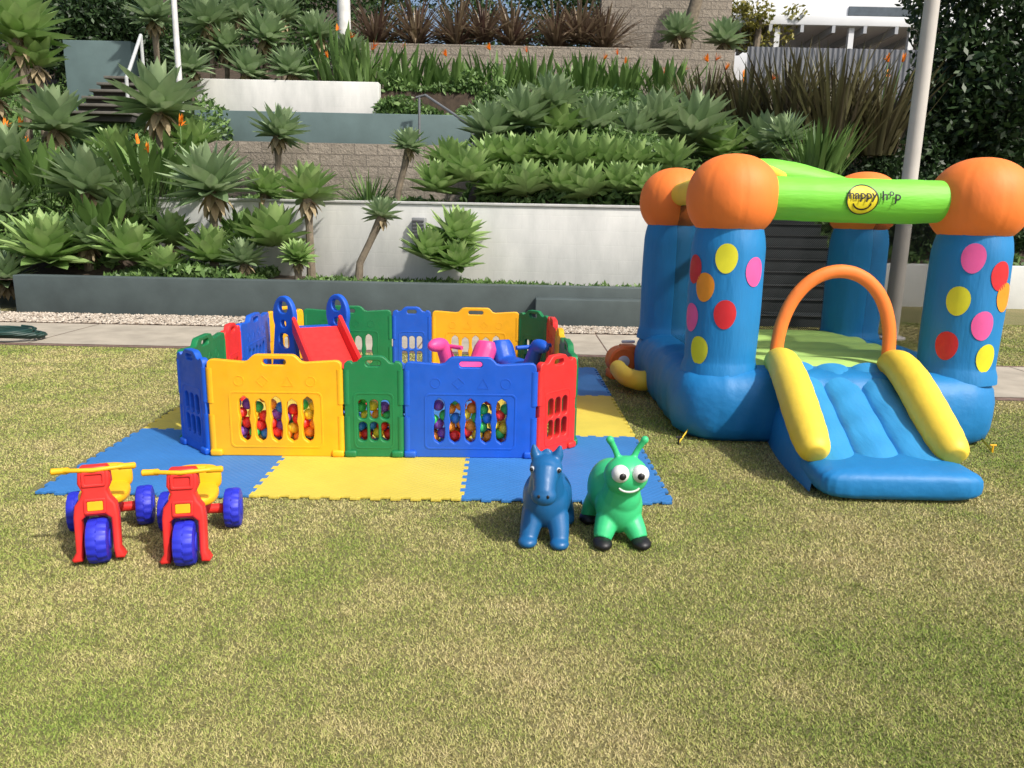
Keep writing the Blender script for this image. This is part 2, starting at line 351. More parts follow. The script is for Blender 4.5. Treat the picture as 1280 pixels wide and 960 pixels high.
def rail(pts,label,r=.022,posts=(),mat=None):
    t=thing('handrail',label,'handrail'); g=MB(); g.tube(pts,r,8); g.build('top_rail',mat or dsteel,t)
    for p,z in posts: g=MB(); g.tube([p,(p[0],p[1],z)],r,8); g.build('post',mat or dsteel,t)
b_=atY(590,158,15.2)
rail([atY(520,122,16.2),atY(532,119,16.2),b_,atY(594,182,15.2)],'dark metal handrail above the middle of the block wall',.025,[(tuple(atY(524,122,16.2)),2.5),(tuple(b_),1.9)])
a=atY(176,44,16);b_=atY(158,98,14.8)
rail([a,b_,atY(160,128,14.8)],'pale metal handrail beside the upper left steps',.032,[(tuple(a),2.9)],psteel)
def pole(name,label,x,y,z0,h,r,mat):
    t=thing(name,label,'pole',(x,y,z0)); g=MB(); g.lathe((0,0,0),[(r,0),(r*.8,h)],20); g.build('shaft',mat,t)
    g=MB(); g.lathe((0,0,0),[(r*1.9,0),(r*1.9,.02),(r*1.3,.04)],20); g.build('base_plate',mat,t)
pole('light_pole','tall pale light pole standing behind the right of the bouncy castle',4.66,9.45,0,6,.095,polem)
p=atY(222,70,16.3); pole('white_pole','thin white pole at upper left',p.x,16.3,2.6,5,.06,simple('white pole paint',(.7,.7,.7)))
p=atY(430,20,20); pole('white_post','white post at the top left of the block wall',p.x,20.0,3.9,5,.17,simple('white post paint',(.72,.72,.7)))
p=atY(524,285,WY(-1.4)-.06)
t=thing('wall_light','small grey louvred light box on the white wall','light',tuple(p),-.18)
g=MB(); g.box((0,0,0),(.2,.1,.3),bev=.015); g.build('housing',simple('light box grey',(.28,.29,.3),.5),t)
for i in range(5): g=MB(); g.box((0,-.056,-.1+i*.05),(.17,.015,.02)); g.build('louvre',simple('louvre grey',(.12,.12,.13),.5),t)
# building
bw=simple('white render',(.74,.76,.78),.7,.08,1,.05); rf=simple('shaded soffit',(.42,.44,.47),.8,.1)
Y=28; p0=atY(930,70,Y); p1=atY(1200,0,Y)
t=thing('white_building','white building with a flat canopy roof at the upper right','building',(0,Y,0))
g=MB(); g.box(((p0.x+p1.x)/2+1.5,3,7),(p1.x-p0.x+6,2,9)); g.build('wall',bw,t)
c=atY(1045,36,Y-2)
g=MB(); g.box((c.x+.2,-1.0,c.z),(7.6,4,.28),bev=.02); g.build('canopy_roof',bw,t)
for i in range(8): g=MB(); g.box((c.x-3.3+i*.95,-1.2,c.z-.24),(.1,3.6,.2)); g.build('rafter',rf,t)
for uu in (968,1060,1135): q_=atY(uu,70,Y-2.8); g=MB(); g.box((q_.x,-2.8,c.z-1.6),(.16,.16,2.9)); g.build('post',bw,t)
for zz in (.0,.9): g=MB(); g.box((p1.x-1.6,1.97,c.z+1.5+zz),(2.6,.06,.3)); g.build('window_band',simple('window glass',(.08,.1,.12),.2),t)
a=atY(930,120,22);b_=atY(1170,120,22)
g=MB(); n=150; g.add([(a.x+(b_.x-a.x)*i/n,22+.025*math.sin(i*1.57),z) for i in range(n+1) for z in (a.z-1.2,a.z+1.25)],[(2*i,2*i+2,2*i+3,2*i+1) for i in range(n)])
tag(g.build('corrugated_fence',simple('corrugated grey steel',(.17,.18,.2),.5,.15,3,.1,.2),ang=0),'grey corrugated steel fence under the white building','fence')
# ---------------------------------------------------------------- plants
def rosette_mesh(nl,mat,name,wid=.23,up_=1.0):
    g=MB()
    for i in range(nl):
        t=i/(nl-1); az=i*2.39996+random.uniform(-.1,.1); el=R(88-100*t**.9*up_)+random.uniform(-.1,.1)
        Ln=.62+.42*math.sin(PI*min(1,t*.75+.1))*random.uniform(.85,1.1)
        g.leaf((math.cos(az)*.05*t,math.sin(az)*.05*t,.14*(1-t)),az,el,Ln,wid*random.uniform(.85,1.15),random.uniform(-.25,.15),random.uniform(.1,.75)+.25*(1-t),7,.25)
    me=bpy.data.meshes.new(name); me.from_pydata(g.v,[],g.f); me.polygons.foreach_set('use_smooth',[True]*len(me.polygons)); a=me.attributes.new('rnd','FLOAT','POINT'); a.data.foreach_set('value',g.r); me.materials.append(mat); return me
ROS=[rosette_mesh(66,ag1,'rosette',.28),rosette_mesh(58,ag1,'rosette',.32),rosette_mesh(58,ag2,'rosette',.34,.9),rosette_mesh(50,ag2,'rosette',.38,.85)]
dryl=simple('dry leaves',(.34,.27,.16),.9)
def agave(u,v,rpx,Y,label,k=None,bz=None,dx=0,trunk=True,group=None):
    c=atY(u,v,Y); rad=1.08*rpx*(c-CAM).dot(fw)/F
    bx_,by=c.x+dx,Y; z0=terr(bx_,by) if bz is None else bz; z0=min(z0,c.z-.05)
    t=thing('agave_plant',label,'plant',(bx_,by,z0),0,group)
    k=random.randrange(4) if k is None else k
    o=link('rosette',ROS[k],None,t); o.location=(c.x-bx_,0,c.z-z0-.15*rad); o.scale=(rad,)*3; o.rotation_euler=(random.uniform(.0,.35),random.uniform(-.2,.2),random.uniform(0,6))
    if trunk:
        hgt=c.z-z0-.1*rad; g=MB(); w=.045+.02*rad
        g.tube([(0,0,-.1),(-(dx)*.1,0,hgt*.3),(-dx*.55,.02,hgt*.65),(-dx,0,hgt)],[w*1.3,w,w*.95,w*1.25],9); g.build('trunk',bark,t)
        g=MB()
        for i in range(12): az=i*2.4; g.leaf((-dx,0,hgt-.02-.01*i*rad),az,R(-30-i*3),rad*.5,.09*rad*2,.4,.1)
        g.build('dead_leaves',dryl,t)
    return t
lower=[(58,318,60,10.9,'large low agave at the far left of the lower bed',2),(158,318,48,10.9,'low agave second from the left along the lower bed',3),
(262,320,44,10.9,'low agave third from the left along the lower bed',2),(343,300,50,11,'low agave fourth from the left in the lower bed with dense leaves',3)]
for u,v,r,Y,lb,k in lower: agave(u,v,r,Y,lb,k,.42,0,False)
agave(532,318,40,10.8,'left head of the agave bush below the grey wall light',3,.42,0,False); agave(568,298,44,11.0,'upper right head of the agave bush below the grey wall light',3,.42,0,False); agave(572,330,36,10.7,'lower right head of the agave bush below the grey wall light',2,.42,0,False)
agave(477,268,26,10.9,'small agave on a bent leaning trunk in front of the white wall',1,.42,-.35)
agave(384,243,44,11.1,'agave on a straight slim trunk in front of the left end of the white wall',2,.42,.02)
agave(266,232,60,11.1,'big agave on a dark trunk left of the white wall',0,.42,-.05)
agave(108,232,58,11.6,'big grey green agave on a trunk above the second low agave',0,.42,.0)
agave(198,132,60,12.8,'very large agave on a tall trunk at upper left before the block wall',0,None,-.05)
agave(346,165,38,13.6,'agave on a slim trunk in front of the middle of the block wall',0,None,0)
agave(511,182,26,12.6,'small agave on a leaning trunk above the white wall near the handrail',1,None,-.2)
agave(68,155,52,13,'agave at the left above the orange flowers',1,None,0)
agave(22,40,60,13.5,'large dark agave in the top left corner',2,None,0); agave(46,78,40,13.7,'agave just below the top left corner one',3,None,0)
agave(-8,115,50,13.2,'agave cut by the left edge below the top left corner',3,None,0)
agave(192,20,36,17,'agave at the top left beside the white pole',1); agave(262,25,38,18.3,'agave at the top right beside the white pole',1)
up_=[(240,84,32,17),(306,88,34,18),(364,88,34,18),(282,58,32,18.4),(330,45,36,18.5),(352,20,32,19),(398,42,32,19),(438,64,26,19),(300,20,32,19)]
wd=['first','second','third','fourth','fifth','sixth','seventh','eighth','ninth','tenth','eleventh','twelfth']
for i,(u,v,r,Y) in enumerate(up_): agave(u,v,r,Y,wd[i]+' of the small trunked agaves around and above the white upper planter',1,None,0)
row=[545,588,622,660,700,738,776,812]
for i,u in enumerate(row): agave(u,228+random.uniform(-10,8)+i*.8,random.uniform(34,44),WY((u-640)*.0118)+.55+random.uniform(-.05,.2),wd[i]+' bright agave from the left in the row right above the white wall',2+i%2,None,0,False)
for i,u in enumerate([565,606,645,683,722,760,797,835]): agave(u+random.uniform(-8,8),203+random.uniform(-9,6),random.uniform(32,44),WY((u-640)*.0125)+1.3,wd[i]+' agave from the left in the second row above the white wall',2+(i+1)%2,None,0,False)
for i,(u,v,r) in enumerate([(612,165,44),(655,148,46),(690,128,40),(700,165,42),(742,158,44),(790,168,44),(822,148,40),(868,165,56),(905,190,44),(955,185,50),(985,172,36)]): agave(u,v,r,14.3+.1*i%1,wd[i]+' agave from the left in the upper cluster below the upper block wall',[1,0,0,3,1,0,1,0,3,1,0][i],None,0,False)
agave(848,42,28,21,'small agave at the top left of the pair against the top block wall',1); agave(905,50,30,21,'small agave at the top right of the pair against the top block wall',1)
ex=[(12,195,46,12.3,'agave at the left edge halfway up the bank'),(152,262,44,11.8,'half hidden agave behind the big agaves on the left bank'),(212,300,40,11.5,'small agave tucked behind the third low agave'),(15,262,48,12,'agave at the left edge above the far left low agave'),
(108,300,42,11.2,'agave squeezed between the far left and second low agaves'),(245,180,38,13,'agave below and right of the very large trunked agave'),(150,195,42,12.8,'agave directly left of the tall trunk at upper left'),(305,325,32,10.8,'little low agave between the third and fourth low agaves'),
(205,335,32,10.7,'little low agave between the second and third low agaves'),(330,238,34,12.0,'agave behind the slim trunked one at the left end of the white wall'),(8,345,40,10.6,'lowest agave at the left edge above the wall end'),(372,322,26,10.7,'smallest low agave at the foot of the slim straight trunk')]
for u,v,r,Y,lb in ex: agave(u,v,r,Y,lb,None)
def swords(name,label,u,v,hpx,Y,n,w,mat,spread=50,droop=.5,prof='sword',flowers=0,cat='plant',dxy=.25,base=None):
    c=atY(u,v,Y); hh=hpx*(c-CAM).dot(fw)/F; z0=c.z
    t=thing(name,label,cat,(c.x,Y,z0)); g=MB()
    for i in range(n):
        az=random.uniform(0,2*PI); el=R(90-random.uniform(2,spread)); r0=random.uniform(0,dxy)
        g.leaf((math.cos(az)*r0,math.sin(az)*r0,-.15),az,el,hh*random.uniform(.7,1.15),w*random.uniform(.7,1.2),random.uniform(.1,1)*droop,random.random(),7 if prof=='paddle' else 5,.15,prof)
    g.build('leaves',mat,t,ang=0)
    for i in range(flowers):
        az=random.uniform(0,2*PI); rr=random.uniform(0,.45); hz=hh*random.uniform(.65,1.0); g=MB()
        for k in range(5): g.leaf((math.cos(az)*rr,math.sin(az)*rr-.1,hz),az+k*.25-.5,R(20+k*18),.16,.045,.1,random.random(),3,.1,'sword')
        g.build('flower',flor,t,ang=0)
        g=MB(); g.tube([(0,0,0),(math.cos(az)*rr*.6,math.sin(az)*rr*.6-.05,hz*.6),(math.cos(az)*rr,math.sin(az)*rr-.1,hz)],.01,5,val=.4); g.build('flower_stalk',gr1,t,ang=0)
for i,(u,v,h_,fl) in enumerate([(425,142,100,3),(462,142,88,2),(512,142,80,2),(565,142,74,1),(620,140,74,1),(668,135,70,1),(730,140,70,2),(775,142,70,2),(830,140,66,2)]):
    swords('strelitzia_plant',wd[i]+' bird of paradise clump from the left below the upper block wall',u,v,h_,18.6,80,.11,gr1,34,.35,'paddle',fl,dxy=.5)
for i,(u,v,h_,fl,Y) in enumerate([(185,255,90,3,11.9),(228,240,80,2,12.2),(20,255,95,3,12.6),(130,300,70,0,11.5),(60,250,80,1,12.4),(310,300,50,0,11.6)]):
    swords('strelitzia_plant',['clump with orange flowers between the two big left agaves','flowering clump left of the big dark trunk agave','flowering clump at the left edge of the photo','leafy clump behind the second low agave','leafy clump behind the far left agaves','leafy clump between the third and fourth low agaves'][i],u,v,h_,Y,75,.12,gr1,50,.7,'paddle',fl,dxy=.35)
swords('grass_clump','arching strap leaf clump left of the small leaning agave',462,252,52,12.9,90,.035,gr1,60,1.1)
for i,(u,v,h_,Y) in enumerate([(1040,190,140,15),(985,170,110,15.5),(1095,185,110,15.2),(930,160,80,16),(880,150,70,16.5),(1020,215,70,13.6)]):
    swords('flax_plant',['tallest bronze flax clump above the bouncy castle','bronze flax clump left of the tallest one','bronze flax clump right of the tallest one','smaller bronze flax above the upper agaves','smallest bronze flax below the end of the upper block wall','low flax clump just behind the green beam'][i],u,v,h_,Y,110,.08,fl1 if i<5 else gr1,38,.5,dxy=.4,flowers=3 if i in(2,3,4) else 0)
for i,(u,v) in enumerate([(470,50),(520,48),(570,50),(640,50),(695,52),(755,54),(605,44),(725,46)]):
    swords('cordyline_plant',wd[i]+' burgundy spiky plant along the top of the upper block wall',u,v,60,21.2,120,.07,fl2,80,1.1,dxy=.2)
def crown(name,label,blobs,n,size,mat,cat,trunk=None):
    t=thing(name,label,cat); pts=cloud_pts(blobs,n); o=mesh_np('crown',rand_leaves(pts,size),4,mat,rng.uniform(0,1,len(pts))); o.parent=t
    if trunk: g=MB(); g.tube(trunk,[.16,.13,.09,.05][:len(trunk)],8); g.build('trunk',bark,t)
c=atY(1240,90,16); crown('dark_tree','large dark leafy tree at the right edge',clumps(c,(2.0,1.6,2.7),34,.36),26000,.17,dark,'tree',[(c.x,16,.9),(c.x+.1,16,2),(c.x,16,c.z),(c.x,16,c.z+1)])
c=atY(1180,285,14.6); crown('dark_shrub','dark shrub behind the right columns of the bouncy castle',clumps((c.x,c.y,1.3),(2.6,.7,.75),26,.4),9000,.13,dark,'shrub')
c=atY(1120,250,15.5); crown('dark_bush','dark bush left of the light pole',clumps(c,(1.3,.8,1.1),16,.4),6000,.12,dark,'shrub')
for i,(u0,u1,v0,Y,hh,mt) in enumerate([(-60,230,20,22,2.2,mid),(230,450,8,23,1.7,mid),(440,760,10,24,1.6,mid),(60,160,25,19.5,.8,dark)]):
    a=atY(u0,v0,Y);b_=atY(u1,v0,Y); bl=[(random.uniform(a.x,b_.x),Y+random.uniform(-.6,.6),a.z+random.uniform(-1,.8)*hh,.8,.7,.7) for k in range(34)]
    crown('hedge',['clipped dark hedge behind the top left agaves','dark hedge behind the small upper agaves','dark hedge behind the burgundy plants','dark clipped hedge above the upper left teal wall'][i],bl,15000,.15,mt,'hedge')
c=atY(950,22,25); crown('small_tree','sparse yellow green tree left of the white building',clumps(c,(1.5,.6,.9),12,.25),1500,.16,palem,'tree',[(c.x-.3,25,4),(c.x-.1,25,5.5),(c.x,25,c.z)])
g=MB(); q_=atY(865,50,21.2); g.tube([(q_.x-.4,21.2,4.5),(q_.x-.1,21.2,q_.z+.3),(q_.x+.3,21.2,q_.z+2)],[.2,.17,.14],10); tag(g.build('tree_trunk',bark),'bare leaning tree trunk in front of the top block wall','tree')
def scatter(n,x0,x1,y0,y1,hmax,cond=None):
    x=rng.uniform(x0,x1,n);y=rng.uniform(y0,y1,n); z=np.array([terr(a,b) for a,b in zip(x,y)])+rng.uniform(0,1,n)**1.3*hmax*(.6+.4*np.sin(x*3+y*2)); c=np.stack([x,y,z],1)
    if cond is not None: c=c[cond(x,y)]
    return c
cs=np.concatenate([scatter(26000,-11,-5.8,11.2,19,.75),scatter(7000,-5.6,-3.6,10.5,12,.22,lambda x,y:y<WY(x)-.05),scatter(16000,-.6,2.5,11.5,18,.28,lambda x,y:y>WY(x)+.6),scatter(6000,-5.4,-.8,12.2,14.4,.22,lambda x,y:y>WY(x)+.55),scatter(12000,2.7,9,13.7,20,.5),scatter(9000,-7,5,18.8,20,.4),scatter(8000,-3.0,-.3,16.85,18.6,.5),scatter(2500,-3,2.4,10.4,11.3,.03,lambda x,y:y<WY(x)-.1)])
o=mesh_np('ground_cover',rand_leaves(cs,.16,1,.4),4,cover,rng.uniform(0,1,len(cs))); tag(o,'low dark leafy ground cover filling the terraced beds','ground cover'); o['kind']='stuff'
g=MB(); c=atZ(10,425); pts=[]
for i in range(120): a=i*.33; rr=.26+.06*math.sin(i*.7); pts.append((c.x+math.cos(a)*rr*1.2,c.y+math.sin(a)*rr*.8,.03+.0006*i+.02*abs(math.sin(i*.35))))
g.tube(pts,.013,7); tag(g.build('garden_hose',simple('hose rubber',(.015,.05,.04),.5)),'dark green garden hose coiled at the left edge by the path','hose')
# ================================================================ FOAM MAT
def matm(name,c):
    m,nt,b=newmat(name); tc=nt.nodes.new('ShaderNodeTexCoord'); mp=nt.nodes.new('ShaderNodeMapping'); mp.inputs['Rotation'].default_value=(0,0,PI/4); mp.inputs['Scale'].default_value=(38,38,1)
    L(nt,tc.outputs['Object'],mp.inputs[0]); ck=nt.nodes.new('ShaderNodeTexVoronoi'); ck.inputs['Scale'].default_value=1; ck.inputs['Randomness'].default_value=0; L(nt,mp.outputs[0],ck.inputs['Vector'])
    f=ramp(nt,noise(nt,2.5,6,.65),[(.3,0),(.7,1)]); L(nt,mixcol(nt,f,dk(c,.82),c),b.inputs['Base Color']); b.inputs['Roughness'].default_value=.62
    bump(nt,b,ck.outputs['Distance'],.8,.004); bump(nt,b,noise(nt,3,3),.3,.02); return m
m_by=matm('yellow foam',(.70,.56,.08)); m_bb=matm('blue foam',(.04,.20,.52))
root=thing('foam_play_mat','large interlocking foam mat of blue and yellow squares under the playpen','mat',(-.765,3.60,.006),R(.7))
TW,TD,A=1.05,1.15,.012
def edge(c,lo,hi,vert):
    out=[]; n=int(round((hi-lo)/.05)); st=(hi-lo)/n
    for i in range(n):
        s_=0 if i in(0,n-1) else (A if i%2 else -A)
        for t in (lo+i*st,lo+(i+1)*st): out.append((c+s_,t) if vert else (t,c+s_))
    return out
for i in range(3):
    for j in range(3):
        x0,x1=(i-1.5)*TW,(i-.5)*TW; y0,y1=j*TD,(j+1)*TD
        ol=edge(y0,x0,x1,False)+edge(x1,y0,y1,True)+edge(y1,x0,x1,False)[::-1]+edge(x0,y0,y1,True)[::-1]
        o2=[ol[0]]
        for p in ol[1:]:
            if abs(p[0]-o2[-1][0])+abs(p[1]-o2[-1][1])>1e-4: o2.append(p)
        if abs(o2[0][0]-o2[-1][0])+abs(o2[0][1]-o2[-1][1])<1e-4:o2.pop()
        me=flat(o2,[],.014,.0015,1); g=MB(); g.mesh(me,Matrix.Translation((0,0,.007)))
        blue=(i+j)%2==0; o=g.build('mat_tile',m_bb if blue else m_by,root); o['label']=('blue' if blue else 'yellow')+' foam tile'
MZ=.02
# ================================================================ PLAYPEN
def panel_geo(w,large):
    h=.56; hw=w/2-.006; hx=.125 if large else .07
    half=[(hw,0),(hw,h-.035),(hw-.004,h-.014),(hw-.018,h-.002),(hw-.04,h)]
    half+=[(hx+.045,h-.012),(hx+.022,h-.006),(hx+.004,h+.014),(hx-.012,h+.027),(hx-.03,h+.031)]
    ol=half+[(-x,z) for x,z in half[::-1]]
    holes=[rrect(0,h-.012,(.13 if large else .085),.034,.0165)]
    n,sp,sw=(5,.089,.064)
    if large:
        for i in range(n):
            cx=(i-(n-1)/2)*sp; hgt=.265-(.015 if i%2 else 0); o=[]
            for k in range(17):
                t=k/16; zz=.085+hgt*t; ww=sw/2*(max(0,1-abs(2*t-1)**6)**.5*.92+.08)*(1-.22*math.exp(-((t-.5)/.09)**2)); o.append((ww,zz))
            holes.append([(cx+a,z) for a,z in o]+[(cx-a,z) for a,z in o[::-1]])
    else:
        for i in range(3):
            cx=(i-1)*.064; holes.append(rrect(cx,.28,.050,.115,.023)); holes.append(rrect(cx,.15,.050,.115,.023))
    me=flat(ol,holes,.04,.006,2); g=MB(); g.mesh(me,STAND)
    for sx in(-1,1):
        g.tube([(sx*(hw-.014),0,.03),(sx*(hw-.014),0,.24)],.025,14); g.tube([(sx*(hw-.014),0,.31),(sx*(hw-.014),0,h-.05)],.025,14)
        g.box((sx*(hw-.03),0,.02),(.07,.075,.04),bev=.012)
    for sy in(-1,1):
        T=Matrix.Translation((0,sy*.0198,0))
        fr=flat(rrect(0,.215,.080+(n*sp if large else .15),.33,.03),[rrect(0,.215,.060+(n*sp if large else .15),.31,.025)],.005,.0015,1); g.mesh(fr,T@STAND)
        if large:
            for cx,kind in((-.2,0),(-.07,1),(.07,2),(.2,0)):
                if kind==0: a=[(cx+.03*math.cos(t*.393),.44+.03*math.sin(t*.393)) for t in range(16)]
                elif kind==1: a=[(cx,.405),(cx+.036,.44),(cx,.475),(cx-.036,.44)]
                else: a=[(cx-.033,.41),(cx+.033,.41),(cx,.47)]
                inn=[((p[0]-cx)*.86+cx,(p[1]-.44)*.86+.44) for p in a]
                g.mesh(flat(a,[inn],.004,.0008,1),T@STAND)
    return g
PG={True:panel_geo(.76,True),False:panel_geo(.34,False)}; PMESH={}
PX,PY=-.83,5.43
pen=thing('playpen','multicoloured plastic playpen of linked panels standing on the foam mat','playpen',(PX,PY,MZ),R(2.2))
names={'Y':'yellow','G':'green','B':'blue','R':'red'}
def put(p0,p1,large,c):
    key=(large,c)
    if key not in PMESH:
        o=PG[large].build('panel',PM[c],pen,ang=40); PMESH[key]=o.data
    else: o=link('panel',PMESH[key],None,pen)
    m_=(Vector(p0)+Vector(p1))/2; d=Vector(p1)-Vector(p0); o.location=(m_.x,m_.y,0); o.rotation_euler=(0,0,math.atan2(d.y,d.x)); o['label']=('large ' if large else 'narrow ')+names[c]+' slotted panel'
pt=Vector((-.93,-1.17)); dirs=[(0,'LY SG LB'),(45,'SR'),(90,'LG SY LR'),(135,'SG'),(180,'LY SB LG'),(225,'SY'),(270,'LB SR LG'),(315,'SB')]
for a,sq_ in dirs:
    d=Vector((math.cos(R(a)),math.sin(R(a))))
    for s_ in sq_.split():
        ln=.76 if s_[0]=='L' else .34; p2=pt+d*ln; put(pt,p2,s_[0]=='L',s_[1]); pt=p2
import bmesh
bmats={'red':(.88,.04,.03),'blue':(.03,.24,.8),'yellow':(.95,.72,.04),'green':(.05,.55,.12),'orange':(1,.33,.03),'purple':(.22,.07,.42)}
BM={}
for k,cc in bmats.items():
    bm=bmesh.new(); bmesh.ops.create_icosphere(bm,subdivisions=3,radius=.033); me=bpy.data.meshes.new('ball'); bm.to_mesh(me); bm.free(); me.polygons.foreach_set('use_smooth',[True]*len(me.polygons)); me.materials.append(plastic(k+' ball plastic',cc,.35)); BM[k]=me
cr,sr=math.cos(R(2.2)),math.sin(R(2.2)); cnt=0
for j,hn in enumerate([6,3,1]):
    nc=31 if j==0 else 27
    for i in range(nc):
        zoff=random.uniform(-.018,.022) if j==0 else 0
        for k in range(hn):
            if cnt>=298: break
            if j==0 and k==5 and random.random()<.5: continue
            lx=-.99+(i+(0 if j==0 else 1.5))*.0645+(.031 if (j+k)%2 else 0)+random.uniform(-.007,.007); ly=-1.17+.054+j*.06+random.uniform(-.001,.012); lz=.033+k*.0545+(max(0,zoff+.018) if k else 0)+random.uniform(0,.006)
            if abs(lx)>.95: ly+=abs(lx)-.93
            kk=random.choice(['red','blue','yellow','green','orange','red','blue','purple','green','yellow','orange'])
            o=link('ball',BM[kk],None); o.location=(PX+lx*cr-ly*sr,PY+lx*sr+ly*cr,MZ+lz); o['label']='small %s plastic ball among the many in the playpen ball pit'%kk; o['category']='ball'; o['group']='%s balls in the ball pit'%kk; cnt+=1
# toy slide
sl=thing('toy_slide','small red toy slide with blue side plates inside the playpen','slide',(-1.54,6.03,MZ),R(30))
g=MB(); n=14; vs=[];prof=[(-.20,.09),(-.185,.1),(-.17,.09),(-.16,.01),(.16,.01),(.17,.09),(.185,.1),(.20,.09),(.20,-.02),(-.20,-.02)]
for i in range(n+1):
    t=i/n; yy=.02-.82*t; zz=.05+.42*(1-t)**1.15 if t<1 else .04
    vs+=[(a,yy,zz+b) for a,b in prof]
k=len(prof); g.add(vs,[(i*k+j,i*k+(j+1)%k,(i+1)*k+(j+1)%k,(i+1)*k+j) for i in range(n) for j in range(k)]+[tuple(range(k))[::-1],tuple(n*k+j for j in range(k))]); g.build('chute',p_red,sl)
for sx in(-1,1):
    ol=[(.12*math.cos(t)+.0,.56+.16*math.sin(t)) for t in [R(a) for a in range(-30,211,12)]]; ol=ol+[(-.14,.2),(-.17,0),(-.09,0),(-.06,.2),(.06,.2),(.09,0),(.17,0),(.14,.2)]
    hole=[rrect(0,.63,.10,.09,.04),rrect(0,.50,.055,.05,.022),rrect(0,.36,.11,.12,.04)]
    me=flat(ol,hole,.045,.01,2); g=MB(); g.mesh(me,Matrix.Translation((sx*.215,.17,0))@Matrix.Rotation(PI/2+R(28),4,'Z')@STAND); g.build('side_plate',p_blu,sl)
for i in range(2): g=MB(); g.box((0,.22+.1*(1-i),.15+.17*i),(.30,.13,.04),bev=.012); g.build('step',p_blu,sl)
g=MB(); g.box((0,.13,.45),(.30,.22,.035),bev=.01); g.build('platform',p_blu,sl)
def rocker(label,loc,rz,mat):
    t=thing('rocking_toy',label,'toy',loc,rz); t.scale=(1.15,1.15,1.15); g=MB()
    for sx in(-1,1): g.tube([(sx*.1,-.28,.06),(sx*.1,-.15,.025),(sx*.1,.05,.02),(sx*.1,.2,.03),(sx*.1,.3,.07)],.02,10); g.tube([(sx*.1,-.12,.03),(sx*.07,-.1,.18)],.022,8); g.tube([(sx*.1,.14,.03),(sx*.07,.12,.18)],.022,8)
    g.sup((0,0,.2),(.09,.22,.06)); g.tube([(0,-.15,.2),(0,-.2,.3),(0,-.24,.38)],[.06,.05,.045],12); g.sup((0,-.28,.385),(.045,.09,.045)); g.tube([(0,.16,.2),(0,.22,.3),(0,.23,.35)],[.07,.07,.05],12,sx=1.2)
    remesh(g,'body',mat,t,.008,4)
    g=MB(); g.tube([(-.13,-.2,.37),(.13,-.2,.37)],.014,10); g.build('handle',mat,t)
rocker('pink rocking toy behind the blue front panel of the playpen',(-.36,5.8,MZ),R(-35),p_pnk); rocker('blue rocking toy inside the right of the playpen',(.04,5.85,MZ),R(30),p_blu)
# ================================================================ TRIKES
def tyre(parent,name,c,r,w):
    g=MB(); n=64; pr=[(r*.5,-w*.5),(r*.80,-w*.5),(r*.93,-w*.44),(r*.985,-w*.25),(r*.985,-w*.03),(r*.985,w*.03),(r*.985,w*.25),(r*.93,w*.44),(r*.80,w*.5),(r*.5,w*.5)]
    g.lathe((0,0,0),pr,n,'X',lambda t,z:1+(.04 if (int(t/(2*PI)*32+.01)+(1 if z>0 else 0))%2 else 0) if abs(z)<w*.45 else 1)
    o=g.build(name,p_dblu,parent,ang=30); o.location=c
    g=MB(); g.lathe((0,0,0),[(r*.15,-w*.56),(r*.42,-w*.55),(r*.5,-w*.45),(r*.5,w*.45),(r*.42,w*.55),(r*.15,w*.56)],20,'X'); g.build('hub',p_dblu,o)
def trike(label,x,y,rz):
    t=thing('toy_tricycle',label,'tricycle',(x,y,0),rz,'plastic toy tricycles on the grass')
    tyre(t,'wheel',(0,-.2,.094),.090,.080); tyre(t,'wheel',(.135,.17,.09),.086,.07); tyre(t,'wheel',(-.135,.17,.09),.086,.07)
    M=Matrix.Translation((0,-.215,0))@Matrix.Rotation(R(-8),4,'X')@STAND
    ol=[(-.045,.40),(.045,.40),(.056,.385),(.06,.33),(.046,.30),(.055,.27),(.074,.245),(.081,.2),(.080,.06),(.097,.03),(.090,.018),(.058,.02),(.053,.06),(.052,.185),(.035,.2)]
    ol=[p for p in ol if p[0]>0]; ol=ol+[(-a,z) for a,z in ol[::-1]]
    g=MB(); g.mesh(flat(ol,[],.062,.011,3),M); g.mesh(flat(rrect(0,.352,.085,.06,.008),[rrect(0,.352,.062,.038,.005)],.012,.003,1),Matrix.Translation((0,-.033,0))@M); g.mesh(flat(rrect(0,.245,.08,.062,.008),[rrect(0,.245,.058,.04,.005)],.012,.003,1),Matrix.Translation((0,-.033,0))@M)
    g.build('fork',p_red,t)
    g=MB(); g.mesh(flat(rrect(0,.245,.056,.038,.005),[],.008,.002,1),Matrix.Translation((0,-.032,0))@M); g.build('front_panel',p_hyel,t)
    g=MB(); g.tube([(0,-.19,.29),(0,-.1,.23),(0,0,.165),(0,.1,.13),(0,.18,.11)],[.045,.047,.05,.05,.045],14); g.tube([(-.11,.17,.09),(.11,.17,.09)],.022,12); g.build('frame',p_red,t)
    g=MB(); g.sup((0,.03,.21),(.098,.12,.028),.6,.8); g.sup((0,.13,.25),(.10,.03,.06),.6,.8); g.build('seat',p_hyel,t)
    g=MB(); g.tube([(-.14,-.16,.382),(-.08,-.18,.385),(0,-.2,.386),(.08,-.18,.385),(.14,-.16,.382)],.009,12); g.build('handlebar',p_hyel,t)
    for sx in(-1,1): g=MB(); g.lathe((sx*.118,-.168,.383),[(.010,-.032),(.0135,-.028),(.0125,0),(.0135,.028),(.009,.034)],14,'X'); g.build('grip',p_hyel,t)
trike('left one of the two red, yellow and blue toy tricycles on the grass',-1.71,3.06,R(20)); trike('right one of the two red, yellow and blue toy tricycles on the grass',-1.335,3.06,R(13))
